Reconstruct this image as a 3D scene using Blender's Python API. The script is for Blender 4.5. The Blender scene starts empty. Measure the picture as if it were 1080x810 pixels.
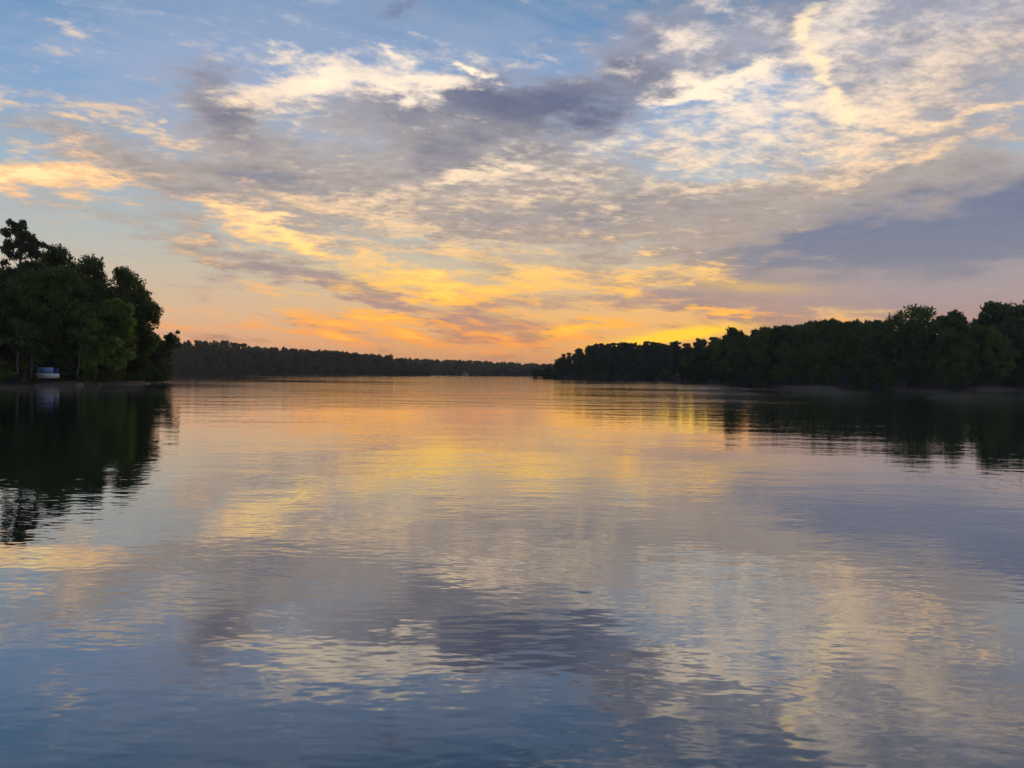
import bpy, math, random
import numpy as np
from mathutils import Matrix, Vector

random.seed(7)
RNG = np.random.default_rng(11)
scene = bpy.context.scene
COL = scene.collection

# ------------------------------------------------------------------ camera
F = 816.0                      # focal length in photo pixels (1080 wide)
CAM_H = 2.0
HORIZON, SLOPE = 394.4, 0.0125
ROLL = math.atan(SLOPE)
PITCH = math.atan((405 - HORIZON) / F)
cam_data = bpy.data.cameras.new('camera')
cam_data.sensor_width = 36.0
cam_data.lens = F / 1080 * 36.0
cam_data.clip_start = 0.1
cam_data.clip_end = 20000
cam = bpy.data.objects.new('camera', cam_data)
COL.objects.link(cam)
CAM_M = (Matrix.Translation((0, 0, CAM_H)) @ Matrix.Rotation(math.radians(90) - PITCH, 4, 'X')
         @ Matrix.Rotation(ROLL, 4, 'Z'))
cam.matrix_world = CAM_M
scene.camera = cam


def px_dir(x, y):
    """World direction of a photo pixel (x, y)."""
    return (CAM_M.to_3x3() @ Vector(((x - 540) / F, (405 - y) / F, -1.0))).normalized()


def px_azel(x, y):
    d = px_dir(x, y)
    return math.degrees(math.atan2(d.x, d.y)), math.degrees(math.asin(d.z))


def px_x(x, Y):
    """World X of photo column x at depth Y (near the horizon)."""
    d = px_dir(x, HORIZON + SLOPE * (x - 540))
    return d.x / d.y * Y


# ------------------------------------------------------------------ exposure
scene.view_settings.view_transform = 'Standard'
scene.view_settings.look = 'None'
scene.view_settings.gamma = 1.0
scene.view_settings.use_curve_mapping = False
scene.view_settings.exposure = 0.0
scene.cycles.use_denoising = True
scene.cycles.denoising_prefilter = 'ACCURATE'
scene.cycles.adaptive_threshold = 0.01

SUN_AZ, SUN_EL = px_azel(712, 372)


# ------------------------------------------------------------------ node helper
def lin(c):
    r = []
    for v in c:
        v = v / 255.0
        r.append(v / 12.92 if v <= 0.04045 else ((v + 0.055) / 1.055) ** 2.4)
    return r


class NT:
    """Small expression builder over one node tree."""
    def __init__(self, tree):
        self.t = tree
        tree.nodes.clear()

    def node(self, kind, **kw):
        n = self.t.nodes.new(kind)
        for k, v in kw.items():
            setattr(n, k, v)
        return n

    def put(self, sock, v):
        if isinstance(v, E):
            self.t.links.new(v.s, sock)
        elif isinstance(v, (tuple, list)):
            v = list(v)
            if sock.type == 'RGBA' and len(v) == 3:
                v.append(1.0)
            sock.default_value = v
        else:
            if sock.type == 'VECTOR':
                v = (v, v, v)
            elif sock.type == 'RGBA':
                v = (v, v, v, 1)
            sock.default_value = v

    def math(self, op, *a, clamp=False):
        n = self.node('ShaderNodeMath', operation=op, use_clamp=clamp)
        for i, v in enumerate(a):
            self.put(n.inputs[i], v)
        return E(self, n.outputs[0])

    def vmath(self, op, *a, out=0):
        n = self.node('ShaderNodeVectorMath', operation=op)
        for i, v in enumerate(a):
            self.put(n.inputs[i], v)
        return E(self, n.outputs[out])

    def comb(self, x, y, z=0.0):
        n = self.node('ShaderNodeCombineXYZ')
        for i, v in enumerate((x, y, z)):
            self.put(n.inputs[i], v)
        return E(self, n.outputs[0])

    def sep(self, v):
        n = self.node('ShaderNodeSeparateXYZ')
        self.put(n.inputs[0], v)
        return [E(self, o) for o in n.outputs]

    def noise(self, v, scale=1.0, detail=4.0, rough=0.5, lac=2.0, dist=0.0, color=False):
        n = self.node('ShaderNodeTexNoise', noise_dimensions='2D')
        self.put(n.inputs['Vector'], v)
        n.inputs['Scale'].default_value = scale
        n.inputs['Detail'].default_value = detail
        n.inputs['Roughness'].default_value = rough
        n.inputs['Lacunarity'].default_value = lac
        n.inputs['Distortion'].default_value = dist
        return E(self, n.outputs['Color' if color else 'Fac'])

    def mapping(self, v, loc=(0, 0, 0), rot=0.0, scale=(1, 1, 1), kind='TEXTURE'):
        n = self.node('ShaderNodeMapping', vector_type=kind)
        self.put(n.inputs[0], v)
        n.inputs['Location'].default_value = loc
        n.inputs['Rotation'].default_value = (0, 0, rot)
        n.inputs['Scale'].default_value = scale
        return E(self, n.outputs[0])

    def step(self, v, lo, hi, a=0.0, b=1.0):
        n = self.node('ShaderNodeMapRange', interpolation_type='SMOOTHSTEP')
        for i, q in enumerate((v, lo, hi, a, b)):
            self.put(n.inputs[i], q)
        return E(self, n.outputs[0])

    def lmap(self, v, lo, hi, a=0.0, b=1.0):
        n = self.node('ShaderNodeMapRange', interpolation_type='LINEAR', clamp=True)
        for i, q in enumerate((v, lo, hi, a, b)):
            self.put(n.inputs[i], q)
        return E(self, n.outputs[0])

    def mix(self, f, a, b, blend='MIX'):
        n = self.node('ShaderNodeMix', data_type='RGBA', blend_type=blend)
        self.put(n.inputs[0], f)
        self.put(n.inputs[6], a)
        self.put(n.inputs[7], b)
        return E(self, n.outputs[2])

    def ramp(self, f, stops, interp='LINEAR'):
        n = self.node('ShaderNodeValToRGB')
        cr = n.color_ramp
        cr.interpolation = interp
        while len(cr.elements) < len(stops):
            cr.elements.new(1.0)
        for e, (p, c) in zip(cr.elements, stops):
            e.position = p
            e.color = list(c) + [1.0]
        self.put(n.inputs[0], f)
        return E(self, n.outputs[0])


class E:
    def __init__(self, nt, s):
        self.nt, self.s = nt, s
    def __add__(self, o): return self.nt.math('ADD', self, o)
    __radd__ = __add__
    def __sub__(self, o): return self.nt.math('SUBTRACT', self, o)
    def __rsub__(self, o): return self.nt.math('SUBTRACT', o, self)
    def __mul__(self, o): return self.nt.math('MULTIPLY', self, o)
    __rmul__ = __mul__
    def __truediv__(self, o): return self.nt.math('DIVIDE', self, o)


# ------------------------------------------------------------------ world: dusk sky with clouds
world = bpy.data.worlds.new('World')
scene.world = world
world.use_nodes = True
world.cycles.sampling_method = 'NONE'
W = NT(world.node_tree)
STRENGTH = 0.1

tc = W.node('ShaderNodeTexCoord')
DIR = E(W, tc.outputs['Generated'])
dx, dy, dz = W.sep(DIR)
hlen = W.math('SQRT', dx * dx + dy * dy)
AZ = W.math('ARCTAN2', dx, dy) * (180 / math.pi)
EL = W.math('ARCTAN2', W.math('ABSOLUTE', dz), hlen) * (180 / math.pi)
P0 = W.comb(AZ, EL, 0.0)
# cloud sheet: directions projected on a high horizontal layer, so cloud texture shrinks towards the horizon
inv = W.math('DIVIDE', 1.0, W.math('ABSOLUTE', dz) + 0.10)
SHEET = W.comb(dx * inv, dy * inv, 0.0)
# ragged warp of the angular coordinates
wn = W.noise(SHEET, scale=1.6, detail=6, rough=0.62, color=True)
wv = W.vmath('MULTIPLY', W.vmath('SUBTRACT', wn, (0.5, 0.5, 0.5)), (17.0, 8.0, 0.0))
wscale = W.lmap(EL, 0.0, 14.0, 0.35, 1.0)
P = W.vmath('ADD', P0, W.vmath('MULTIPLY', wv, W.comb(wscale, wscale, 0.0)))


def blobs(rows, base=0.0, p=None):
    """Sum of soft elliptical cloud banks: (photo x, y, half length, half height, tilt in degrees, weight)."""
    acc = base
    p = p or P
    for i, (x, y, rx, ry, tilt, w) in enumerate(rows):
        if i and i % 6 == 0:       # keeps the sum sequential, so the shader's stack stays small
            p = W.vmath('MULTIPLY_ADD', acc, (1e-7, 1e-7, 0.0), p)
        az, el = px_azel(x, y)
        k = 180 / math.pi / F
        m = W.mapping(p, (az, el, 0), math.radians(tilt), (rx * k * math.cos(math.radians(az)), ry * k, 1))
        q = W.vmath('DOT_PRODUCT', m, m, out=1)
        g = W.math('POWER', math.exp(-1.0), q)
        acc = W.math('MULTIPLY_ADD', g, w, acc)
    return acc


def elramp(stops):
    """Colour by elevation (degrees, sRGB 0-255 as it should show)."""
    return W.ramp(W.math('POWER', W.math('DIVIDE', EL, 90.0, clamp=True), 0.5),
                  [((e / 90.0) ** 0.5, lin(c)) for e, c in stops], 'LINEAR')


clear_l = elramp([(0, (206, 158, 136)), (2, (222, 178, 146)), (4, (214, 186, 160)), (6.5, (196, 188, 174)), (9, (180, 188, 188)),
                  (13, (158, 182, 200)), (18, (114, 160, 202)), (26, (94, 136, 174)), (34, (58, 88, 120)), (60, (98, 124, 158)), (90, (112, 134, 168))])
sunside = W.step(W.math('ABSOLUTE', AZ - SUN_AZ), 45.0, 5.0)
clear_s = elramp([(0, (212, 154, 112)), (2, (226, 172, 112)), (4, (226, 186, 130)), (7, (208, 192, 160)), (11, (188, 196, 194)),
                  (16, (160, 186, 208)), (20, (128, 166, 208)), (26, (98, 139, 177)), (34, (58, 88, 120)), (60, (98, 124, 158)), (90, (112, 134, 168))])
clear = W.mix(sunside, clear_l, clear_s)
back = W.step(dy, 0.35, -0.5)
clear_b = elramp([(0, (178, 170, 172)), (5, (202, 192, 190)), (15, (196, 196, 202)), (40, (84, 112, 165)), (90, (64, 98, 150))])
clear = W.mix(back, clear, clear_b)

# --- fine cloud texture
n_big = W.noise(SHEET, scale=2.4, detail=9, rough=0.60)
n_fine = W.noise(W.vmath('MULTIPLY', SHEET, (1.0, 1.15, 1.0)), scale=6.0, detail=7, rough=0.66, dist=0.15)
n_dap = W.noise(W.vmath('MULTIPLY', SHEET, (1.0, 1.2, 1.0)), scale=15.0, detail=6, rough=0.64, dist=0.2)
n_fib = W.noise(W.mapping(SHEET, (3.1, 7.7, 0), rot=math.radians(32), scale=(0.34, 0.085, 1.0)), scale=1.0, detail=6, rough=0.62, dist=0.35)
n_str = W.noise(W.mapping(P0, (-61.3, -17.7, 0), rot=math.radians(-5), scale=(7.0, 1.7, 1.0)), scale=1.0, detail=8, rough=0.62)
low = W.step(EL, 11.0, 4.0)
TEX = n_big * 0.36 + n_fine * 0.30 + n_dap * 0.16 + n_fib * 0.18
TEX = W.math('ADD', TEX * (1.0 - low), (n_str * 1.25 - 0.125) * low)      # streaks near the horizon, mottled cells higher up

# --- thin veil of high cloud
veil_env = blobs([(250, 50, 260, 90, 6, 0.9), (620, 180, 420, 90, 0, 0.55), (1000, 60, 200, 90, 0, 0.7), (540, 20, 160, 40, 0, 0.25),
                  (330, 210, 200, 50, 0, 0.3), (400, -140, 500, 110, 0, 0.4)])
veil = W.step(veil_env + (n_fine * 0.35 + n_big * 0.3 + n_fib * 0.35 - 0.5) * 2.0, -0.1, 1.0)
veil_col = elramp([(0, (222, 168, 136)), (4, (216, 178, 146)), (8, (198, 184, 166)), (13, (180, 182, 188)), (19, (164, 178, 204)),
                   (26, (146, 166, 196)), (36, (100, 126, 162)), (90, (85, 110, 150))])

# --- grey and mauve cloud banks
grey_env = blobs([
    (620, 222, 330, 40, 2, 0.62), (430, 215, 260, 40, -4, 0.6), (535, 106, 130, 34, 2, 0.85), (640, 60, 80, 28, 6, 0.55),
    (240, 118, 70, 32, -5, 0.75), (310, 180, 200, 34, 0, 0.72), (440, 150, 120, 40, 6, 0.55), (450, 6, 45, 14, 20, 0.4),
    (285, 282, 150, 12, -14, 0.85), (400, 318, 80, 8, -20, 0.55), (1020, 238, 200, 46, 6, 1.25), (200, 215, 90, 14, -8, 0.4),
    (800, 262, 110, 8, 6, 0.9), (770, 318, 90, 8, -4, 0.85), (720, 292, 80, 5, 4, 0.55), (1000, 60, 170, 80, 0, 0.85), (590, 200, 90, 9, 3, -0.5), (780, 178, 110, 9, 4, -0.5), (470, 250, 60, 6, -6, -0.5), (760, 95, 70, 7, 3, -0.6),
    (760, 36, 150, 50, 0, 0.5), (520, 345, 66, 26, 0, 0.9), (610, 286, 150, 8, 0, 0.5), (640, 320, 120, 7, 0, 0.5),
    (760, 200, 200, 40, 4, 0.45), (560, 180, 120, 34, 0, 0.5), (130, 170, 60, 18, -8, 0.4), (640, 254, 120, 9, 3, 0.55),
    (1000, -120, 260, 90, 10, 0.6), (300, -160, 220, 70, 0, 0.25), (640, -260, 260, 70, 8, 0.3), (330, 374, 160, 6, -2, 0.4),
    (985, 298, 190, 44, 0, 1.35), (260, 330, 120, 8, -4, 0.25)])
smooth_bank = blobs([(1050, 245, 190, 50, 5, 0.75), (985, 298, 170, 36, 0, 0.6)], p=P0)
GTEX = (TEX - 0.5) * W.math('SUBTRACT', 1.0, smooth_bank * 0.6, clamp=True) + (n_str - 0.5) * smooth_bank * 0.5
grey = W.step(grey_env + GTEX * 2.2, 0.08, 0.92)
grey_col = elramp([(0, (188, 134, 118)), (2.5, (188, 142, 124)), (5, (174, 150, 146)), (8, (174, 161, 153)), (12, (177, 167, 160)),
                   (17, (174, 169, 170)), (22, (168, 170, 182)), (30, (116, 126, 150)), (90, (90, 105, 140))])
dark_env = blobs([(535, 104, 125, 32, 4, 0.85), (640, 58, 70, 22, 4, 0.6), (600, 120, 60, 20, 0, 0.4), (240, 112, 70, 26, -6, 0.6), (1050, 232, 190, 34, 8, 1.35),
                  (470, 160, 70, 18, 14, 0.5), (820, 266, 110, 9, 6, 0.65), (450, 8, 36, 10, 20, 0.8), (620, 226, 150, 16, 2, 0.45),
                  (320, 198, 120, 12, -6, 0.5), (960, 262, 140, 26, 0, 0.55), (250, 165, 70, 10, 0, 0.55), (560, 165, 100, 10, 6, 0.4),
                  (300, 285, 110, 8, -14, 0.35), (200, 205, 60, 9, -8, 0.4), (770, 318, 80, 6, -4, 0.3)])
dark = W.step(dark_env + GTEX * 2.4, 0.0, 1.2)
dark_col = elramp([(0, (170, 130, 122)), (4, (152, 132, 134)), (6, (150, 146, 154)), (8, (130, 137, 156)), (11, (122, 131, 154)), (16, (108, 114, 136)), (21, (102, 111, 138)),
                   (30, (92, 110, 150)), (90, (80, 95, 135))])
grey_c = W.mix(dark, W.mix(W.math('MULTIPLY', smooth_bank, 0.9, clamp=True), grey_col, lin((164, 158, 166))), dark_col)
mott = 1.0 + (n_dap * 0.5 + n_fine * 0.5 - 0.5) * W.lmap(EL, 3.0, 12.0, 0.2, 1.0) * W.math('SUBTRACT', 1.0, smooth_bank, clamp=True)
grey_c = W.vmath('MULTIPLY', grey_c, W.comb(mott, mott, mott))

# --- sunlit cloud
lit_env = blobs([
    (48, 184, 60, 16, -5, 1.3), (385, 92, 95, 18, 10, 0.9), (455, 86, 36, 11, 6, 0.5), (335, 115, 45, 18, 8, 0.5),
    (518, 186, 36, 11, 0, 0.75), (752, 80, 85, 9, 5, 0.95), (690, 92, 40, 12, 12, 0.4), (1020, 118, 90, 7, 4, 0.75),
    (930, 178, 90, 14, 5, 0.4), (740, 150, 190, 42, 4, 0.44), (840, 110, 90, 50, 0, 0.16), (905, 200, 36, 11, 8, 0.55),
    (280, 245, 66, 14, -12, 0.7), (340, 262, 110, 8, -14, 0.65), (430, 300, 110, 9, -14, 0.65), (226, 266, 40, 5, -10, 0.5),
    (470, 268, 140, 10, -4, 0.5), (380, 212, 120, 22, -6, 0.36), (590, 300, 200, 12, 2, 1.0), (700, 278, 150, 6, 3, 0.65),
    (850, 242, 66, 4, 5, 0.75), (800, 302, 70, 5, -4, 0.85), (750, 330, 90, 4, -2, 0.55), (415, 345, 105, 16, -4, 0.85),
    (330, 350, 70, 7, -8, 0.45), (606, 348, 48, 7, 8, 1.1), (560, 365, 50, 4, 4, 0.5), (890, 324, 90, 4, 2, 0.5),
    (960, 50, 150, 70, 10, 0.36), (95, 128, 36, 8, -4, 0.55), (150, 30, 110, 40, 0, 0.12), (20, 40, 36, 9, -14, 0.6),
    (890, 8, 50, 18, 20, 0.4), (690, 42, 40, 10, 14, 0.5), (502, 68, 10, 4, 0, 1.2), (296, 70, 16, 6, 0, 0.6),
    (430, 62, 12, 8, 0, 0.7), (1040, 150, 70, 12, 0, 0.4), (560, 212, 230, 18, 2, 0.26), (660, 248, 120, 6, 2, 0.4),
    (900, -140, 240, 80, 10, 0.45), (300, -190, 200, 50, 0, 0.4), (20, 135, 16, 5, 0, 0.7), (150, 132, 24, 6, 0, 0.6),
    (420, 240, 130, 9, -8, 0.4), (1050, 245, 200, 40, 5, -2.4), (990, 292, 170, 28, 0, -2.0), (560, 120, 80, 20, 8, -0.3), (120, 198, 10, 4, 0, 0.5)])
n_lit = W.noise(W.vmath('ADD', W.vmath('MULTIPLY', SHEET, (1.0, 1.2, 1.0)), (3.7, 1.3, 0)), scale=4.5, detail=9, rough=0.68, dist=0.1)
n_lstr = W.noise(W.mapping(P0, (2, 5, 0), math.radians(-7), (5.5, 0.9, 1.0)), scale=1.0, detail=8, rough=0.64)
TEXL = W.math('ADD', (n_lit * 0.50 + n_dap * 0.26 + n_fib * 0.24) * (1.0 - low), n_lstr * low)
litv = lit_env + (TEXL - 0.5) * 3.4
lit = W.step(litv, 0.10, 0.98)
hot = W.step(litv, 0.75, 1.45)
lit_col_s = elramp([(0, (244, 152, 88)), (2.5, (252, 172, 84)), (4.5, (254, 188, 84)), (7, (248, 204, 124)), (10, (242, 208, 162)),
                    (14, (244, 222, 194)), (19, (250, 234, 214)), (26, (228, 218, 208)), (40, (200, 200, 208)), (90, (150, 160, 185))])
lit_col_f = elramp([(0, (236, 160, 124)), (3, (246, 172, 112)), (6, (238, 186, 142)), (10, (236, 196, 156)), (14, (248, 206, 156)),
                    (19, (236, 212, 184)), (26, (206, 206, 214)), (40, (190, 196, 210)), (90, (150, 160, 185))])
lit_col = W.mix(W.step(W.math('ABSOLUTE', AZ - 4.0), 34.0, 12.0), lit_col_f, lit_col_s)
lit_col = W.mix(hot * 0.9, lit_col, elramp([(0, (255, 186, 84)), (5, (255, 212, 96)), (9, (255, 228, 148)), (15, (255, 240, 202)), (22, (255, 246, 222)), (90, (220, 220, 225))]))
lit_col = W.mix(back, lit_col, (0.36, 0.34, 0.38))

# vapour trail: a hooked bright streak
P_soft = W.vmath('ADD', P0, W.vmath('MULTIPLY', wv, (0.2, 0.25, 0.0)))
trail = blobs([(850, 14, 22, 7, 24, 0.9), (842, 30, 12, 10, -40, 0.7), (858, 58, 34, 8, -62, 0.85), (876, 92, 36, 8, -68, 0.85),
               (888, 122, 22, 8, -72, 0.8), (872, 132, 28, 5, -6, 0.55)], p=P_soft)
trail = W.step(trail, 0.08, 0.45) * W.step(trail + (n_lit * 0.3 + n_dap * 0.5 + n_fib * 0.2 - 0.5) * 4.2, 0.15, 1.45)

col = W.mix(veil * 0.8, clear, veil_col)
col = W.mix(grey * 0.95, col, grey_c)
col = W.mix(lit * 0.94, col, lit_col)
col = W.mix(trail * 0.8, col, lin((252, 232, 196)))

# low sun behind the right-hand wood: glow in the air and on the cloud edges
glow = blobs([(700, 357, 60, 5, 7, 1.0), (722, 351, 44, 5.5, 7, 1.1), (790, 303, 60, 5, -4, 0.3), (606, 348, 40, 5, 8, 0.35)], p=W.vmath('ADD', P0, W.vmath('MULTIPLY', wv, (0.10, 0.05, 0.0))))
glow2 = blobs([(650, 345, 260, 55, 0, 1.0)], p=P0)
col = W.mix(glow2 * 0.09, col, lin((255, 190, 80)))
col = W.mix(W.math('MULTIPLY', glow, 1.0, clamp=True), col, lin((255, 214, 66)))

gm = W.node('ShaderNodeGamma')
W.put(gm.inputs[0], col)
gm.inputs[1].default_value = 1.18
col = W.vmath('MULTIPLY', E(W, gm.outputs[0]), (1.24, 1.20, 1.17))

# deep-dusk Nishita air adds the physical base of the clear sky
sky = W.node('ShaderNodeTexSky', sky_type='NISHITA', sun_disc=False)
sky.sun_elevation = math.radians(SUN_EL)
sky.sun_rotation = math.radians(SUN_AZ)
sky.altitude = 100
SKYC = E(W, sky.outputs[0])
bg1 = W.node('ShaderNodeBackground')
airshare = W.math('MULTIPLY', W.math('SUBTRACT', 1.0, grey), 0.03)
tot = W.mix(airshare, W.vmath('MULTIPLY', col, (1 / STRENGTH,) * 3), SKYC)
W.put(bg1.inputs['Color'], tot)
bg1.inputs['Strength'].default_value = STRENGTH
wo = W.node('ShaderNodeOutputWorld')
W.t.links.new(bg1.outputs[0], wo.inputs['Surface'])

# ------------------------------------------------------------------ sun
sun_data = bpy.data.lights.new('sun', 'SUN')
sun_data.energy = 2.0
sun_data.angle = math.radians(0.5)
sun_data.color = (1.0, 0.62, 0.28)
sun = bpy.data.objects.new('sun', sun_data)
COL.objects.link(sun)
sd = Vector((math.sin(math.radians(SUN_AZ)) * math.cos(math.radians(SUN_EL)),
             math.cos(math.radians(SUN_AZ)) * math.cos(math.radians(SUN_EL)), math.sin(math.radians(SUN_EL))))
sun.rotation_euler = sd.to_track_quat('Z', 'Y').to_euler()
sun.location = sd * 3000


# ------------------------------------------------------------------ materials
def material(name):
    m = bpy.data.materials.new(name)
    m.use_nodes = True
    n = NT(m.node_tree)
    out = n.node('ShaderNodeOutputMaterial')
    return m, n, out


def water_material():
    m, n, out = material('lake water')
    geo = n.node('ShaderNodeNewGeometry')
    pos = E(n, geo.outputs['Position'])
    px, py, _ = n.sep(pos)
    # calm and ruffled patches, drawn out across the wind
    patch = n.noise(n.comb(px * 0.018, py * 0.045, 0.0), scale=1.0, detail=3, rough=0.5)
    amp = n.step(patch, 0.36, 0.66, 0.45, 1.35) * n.lmap(py, 8.0, 70.0, 0.42, 1.2) * n.step(px + py * 0.35, -12.0, 45.0, 0.8, 2.2)
    e = 0.03

    def height(ox, oy):
        q = n.comb(px + ox, py + oy, 0.0)
        l = n.noise(n.vmath('MULTIPLY', q, (0.07, 0.21, 1.0)), scale=1.0, detail=1.0, rough=0.5)
        a = n.noise(n.vmath('MULTIPLY', q, (0.30, 0.62, 1.0)), scale=1.0, detail=1.0, rough=0.5)
        b = n.noise(n.vmath('MULTIPLY', q, (1.1, 2.0, 1.0)), scale=1.0, detail=2.0, rough=0.5)
        c = n.noise(n.vmath('MULTIPLY', q, (4.0, 9.0, 1.0)), scale=1.0, detail=1.5, rough=0.5)
        return l * 0.030 + a * 0.014 + b * 0.0065 + c * 0.0026
    h0, hx, hy = height(0, 0), height(e, 0), height(0, e)
    sx = (h0 - hx) * amp * (1 / e)
    sy = (h0 - hy) * amp * (1 / e)
    nor = n.vmath('NORMALIZE', n.comb(sx, sy, 1.0))
    # reflectance climbs from near nothing looking straight down to a full mirror at grazing angles
    lw = n.node('ShaderNodeLayerWeight')
    n.put(lw.inputs['Normal'], nor)
    facing = E(n, lw.outputs['Facing'])
    refl = n.math('MULTIPLY_ADD', n.math('POWER', facing, 2.4), 0.95, 0.05)
    g = n.node('ShaderNodeBsdfGlossy')
    g.inputs['Roughness'].default_value = 0.025
    n.put(g.inputs['Color'], (0.98, 0.98, 0.98))
    n.put(g.inputs['Normal'], nor)
    d = n.node('ShaderNodeBsdfDiffuse')
    n.put(d.inputs['Color'], (0.006, 0.012, 0.016))
    mx = n.node('ShaderNodeMixShader')
    n.put(mx.inputs[0], refl)
    n.t.links.new(d.outputs[0], mx.inputs[1])
    n.t.links.new(g.outputs[0], mx.inputs[2])
    n.t.links.new(mx.outputs[0], out.inputs['Surface'])
    return m


MAT_WATER = water_material()


def mesh_obj(name, verts, faces, mat, parent=None, smooth=False):
    me = bpy.data.meshes.new(name)
    me.from_pydata([tuple(v) for v in verts], [], faces)
    me.materials.append(mat)
    if smooth:
        me.polygons.foreach_set('use_smooth', [True] * len(me.polygons))
    me.update()
    o = bpy.data.objects.new(name, me)
    COL.objects.link(o)
    o.parent = parent
    return o


water = mesh_obj('water', [(-6000, -3000, 0), (6000, -3000, 0), (6000, 9000, 0), (-6000, 9000, 0)], [(0, 1, 2, 3)], MAT_WATER)
water['kind'] = 'structure'
#NEXT

# ------------------------------------------------------------------ land
def hor(x):
    return HORIZON + SLOPE * (x - 540)


def top_height(x, ytop, Y):
    """Height above the water of a photo skyline point standing at depth Y."""
    return CAM_H + (hor(x) - ytop) / F * Y


# shorelines in plan (metres, camera at the origin looking along +Y); each is a closed land polygon
LEFT = [(-150, 55), (-95, 66), (-72, 78), (-60, 84), (-53, 92), (-51, 103), (-52, 116), (-58, 127), (-74, 140), (-110, 152), (-180, 170), (-260, 150), (-230, 60)]
RIGHT = [(51, 240), (60, 221), (72, 206), (86, 192), (104, 187), (124, 188), (150, 190), (190, 184), (240, 176), (330, 190), (360, 300), (260, 380), (130, 350), (85, 300), (58, 262)]
MIDDLE = [(9, 372), (22, 364), (44, 361), (70, 360), (100, 352), (130, 340), (190, 330), (260, 380), (240, 520), (110, 520), (50, 460), (20, 410)]
FAR_LEFT = [(-330, 540), (-260, 515), (-190, 520), (-120, 530), (-66, 548), (-58, 575), (-90, 620), (-130, 760), (-420, 800), (-520, 620)]
FAR_MID = [(-160, 760), (-60, 790), (20, 790), (110, 760), (220, 720), (300, 760), (320, 1000), (-120, 1000), (-240, 860)]
LANDS = [(LEFT, 9.0, 60.0), (RIGHT, 11.0, 90.0), (MIDDLE, 7.0, 70.0), (FAR_LEFT, 13.0, 110.0), (FAR_MID, 9.0, 110.0)]


def inside_dist(poly, X, Y):
    """Distance to the polygon's edge, positive inside."""
    p = np.array(poly, float)
    q = np.roll(p, -1, axis=0)
    d2 = np.full(X.shape, 1e18)
    ins = np.zeros(X.shape, bool)
    for (ax, ay), (bx, by) in zip(p, q):
        ex, ey = bx - ax, by - ay
        t = np.clip(((X - ax) * ex + (Y - ay) * ey) / (ex * ex + ey * ey), 0, 1)
        d2 = np.minimum(d2, (X - ax - t * ex) ** 2 + (Y - ay - t * ey) ** 2)
        c = ((ay > Y) != (by > Y))
        with np.errstate(divide='ignore', invalid='ignore'):
            xi = ax + (Y - ay) / (by - ay if by != ay else 1e-9) * ex
        ins ^= c & (X < xi)
    d = np.sqrt(d2)
    return np.where(ins, d, -d)


def terrain_z(X, Y):
    X = np.asarray(X, float)
    Y = np.asarray(Y, float)
    z = np.full(X.shape, -3.0)
    wob = 0.9 * np.sin(X * 0.31 + Y * 0.17) + 0.7 * np.sin(X * 0.13 - Y * 0.41 + 2.0)
    for poly, rise, run in LANDS:
        d = inside_dist(poly, X, Y) + wob * 0.6
        t = np.clip(d / run, 0, 1)
        zz = np.where(d > 0, 0.35 * np.clip(d / 1.5, 0, 1) + rise * (t * t * (3 - 2 * t)), np.maximum(-3.0, d * 0.35))
        z = np.maximum(z, zz)
    # the lake ends in higher ground far away
    ring = np.hypot(X, Y - 400)
    z = np.maximum(z, np.clip((ring - 1500) * 0.02, -3.0, 7.0))
    return z


def ground_material():
    m, n, out = material('forest floor')
    tcn = n.node('ShaderNodeNewGeometry')
    p = E(n, tcn.outputs['Position'])
    f = n.noise(p, scale=0.8, detail=6, rough=0.65)
    c = n.ramp(f, [(0.3, (0.014, 0.012, 0.008)), (0.5, (0.028, 0.024, 0.015)), (0.7, (0.024, 0.030, 0.012))])
    b = n.node('ShaderNodeBsdfPrincipled')
    n.put(b.inputs['Base Color'], c)
    b.inputs['Roughness'].default_value = 0.95
    n.t.links.new(b.outputs[0], out.inputs['Surface'])
    return m


def axis(lo, hi, parts):
    a = [lo]
    for end, step in parts:
        while a[-1] < end:
            a.append(min(end, a[-1] + step))
    return np.array(a)


gx = axis(-6000, 6000, [(-700, 530), (-180, 26), (-40, 2.0), (0, 8), (200, 3.0), (400, 16), (900, 50), (6000, 510)])
gy = axis(-3000, 9000, [(0, 500), (60, 10), (150, 2.0), (280, 3.0), (420, 4), (900, 16), (1500, 60), (9000, 750)])
GX, GY = np.meshgrid(gx, gy)
GZ = terrain_z(GX, GY)
nx_, ny_ = len(gx), len(gy)
gv = np.stack([GX.ravel(), GY.ravel(), GZ.ravel()], 1)
ii = (np.arange(ny_ - 1)[:, None] * nx_ + np.arange(nx_ - 1)[None, :]).ravel()
gf = np.stack([ii, ii + 1, ii + 1 + nx_, ii + nx_], 1)


def fast_mesh(name, v, f):
    """Mesh from numpy vertices (n,3) and quads (m,4)."""
    me = bpy.data.meshes.new(name)
    me.vertices.add(len(v))
    me.vertices.foreach_set('co', np.ascontiguousarray(v, dtype=np.float32).ravel())
    k = f.shape[1]
    me.loops.add(f.size)
    me.loops.foreach_set('vertex_index', np.ascontiguousarray(f, dtype=np.int32).ravel())
    me.polygons.add(len(f))
    me.polygons.foreach_set('loop_start', np.arange(len(f), dtype=np.int32) * k)
    me.update(calc_edges=True)
    me.validate()
    return me


gme = fast_mesh('ground', gv, gf)
gme.materials.append(ground_material())
gme.polygons.foreach_set('use_smooth', [True] * len(gme.polygons))
ground = bpy.data.objects.new('ground', gme)
COL.objects.link(ground)
ground['kind'] = 'structure'


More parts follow.
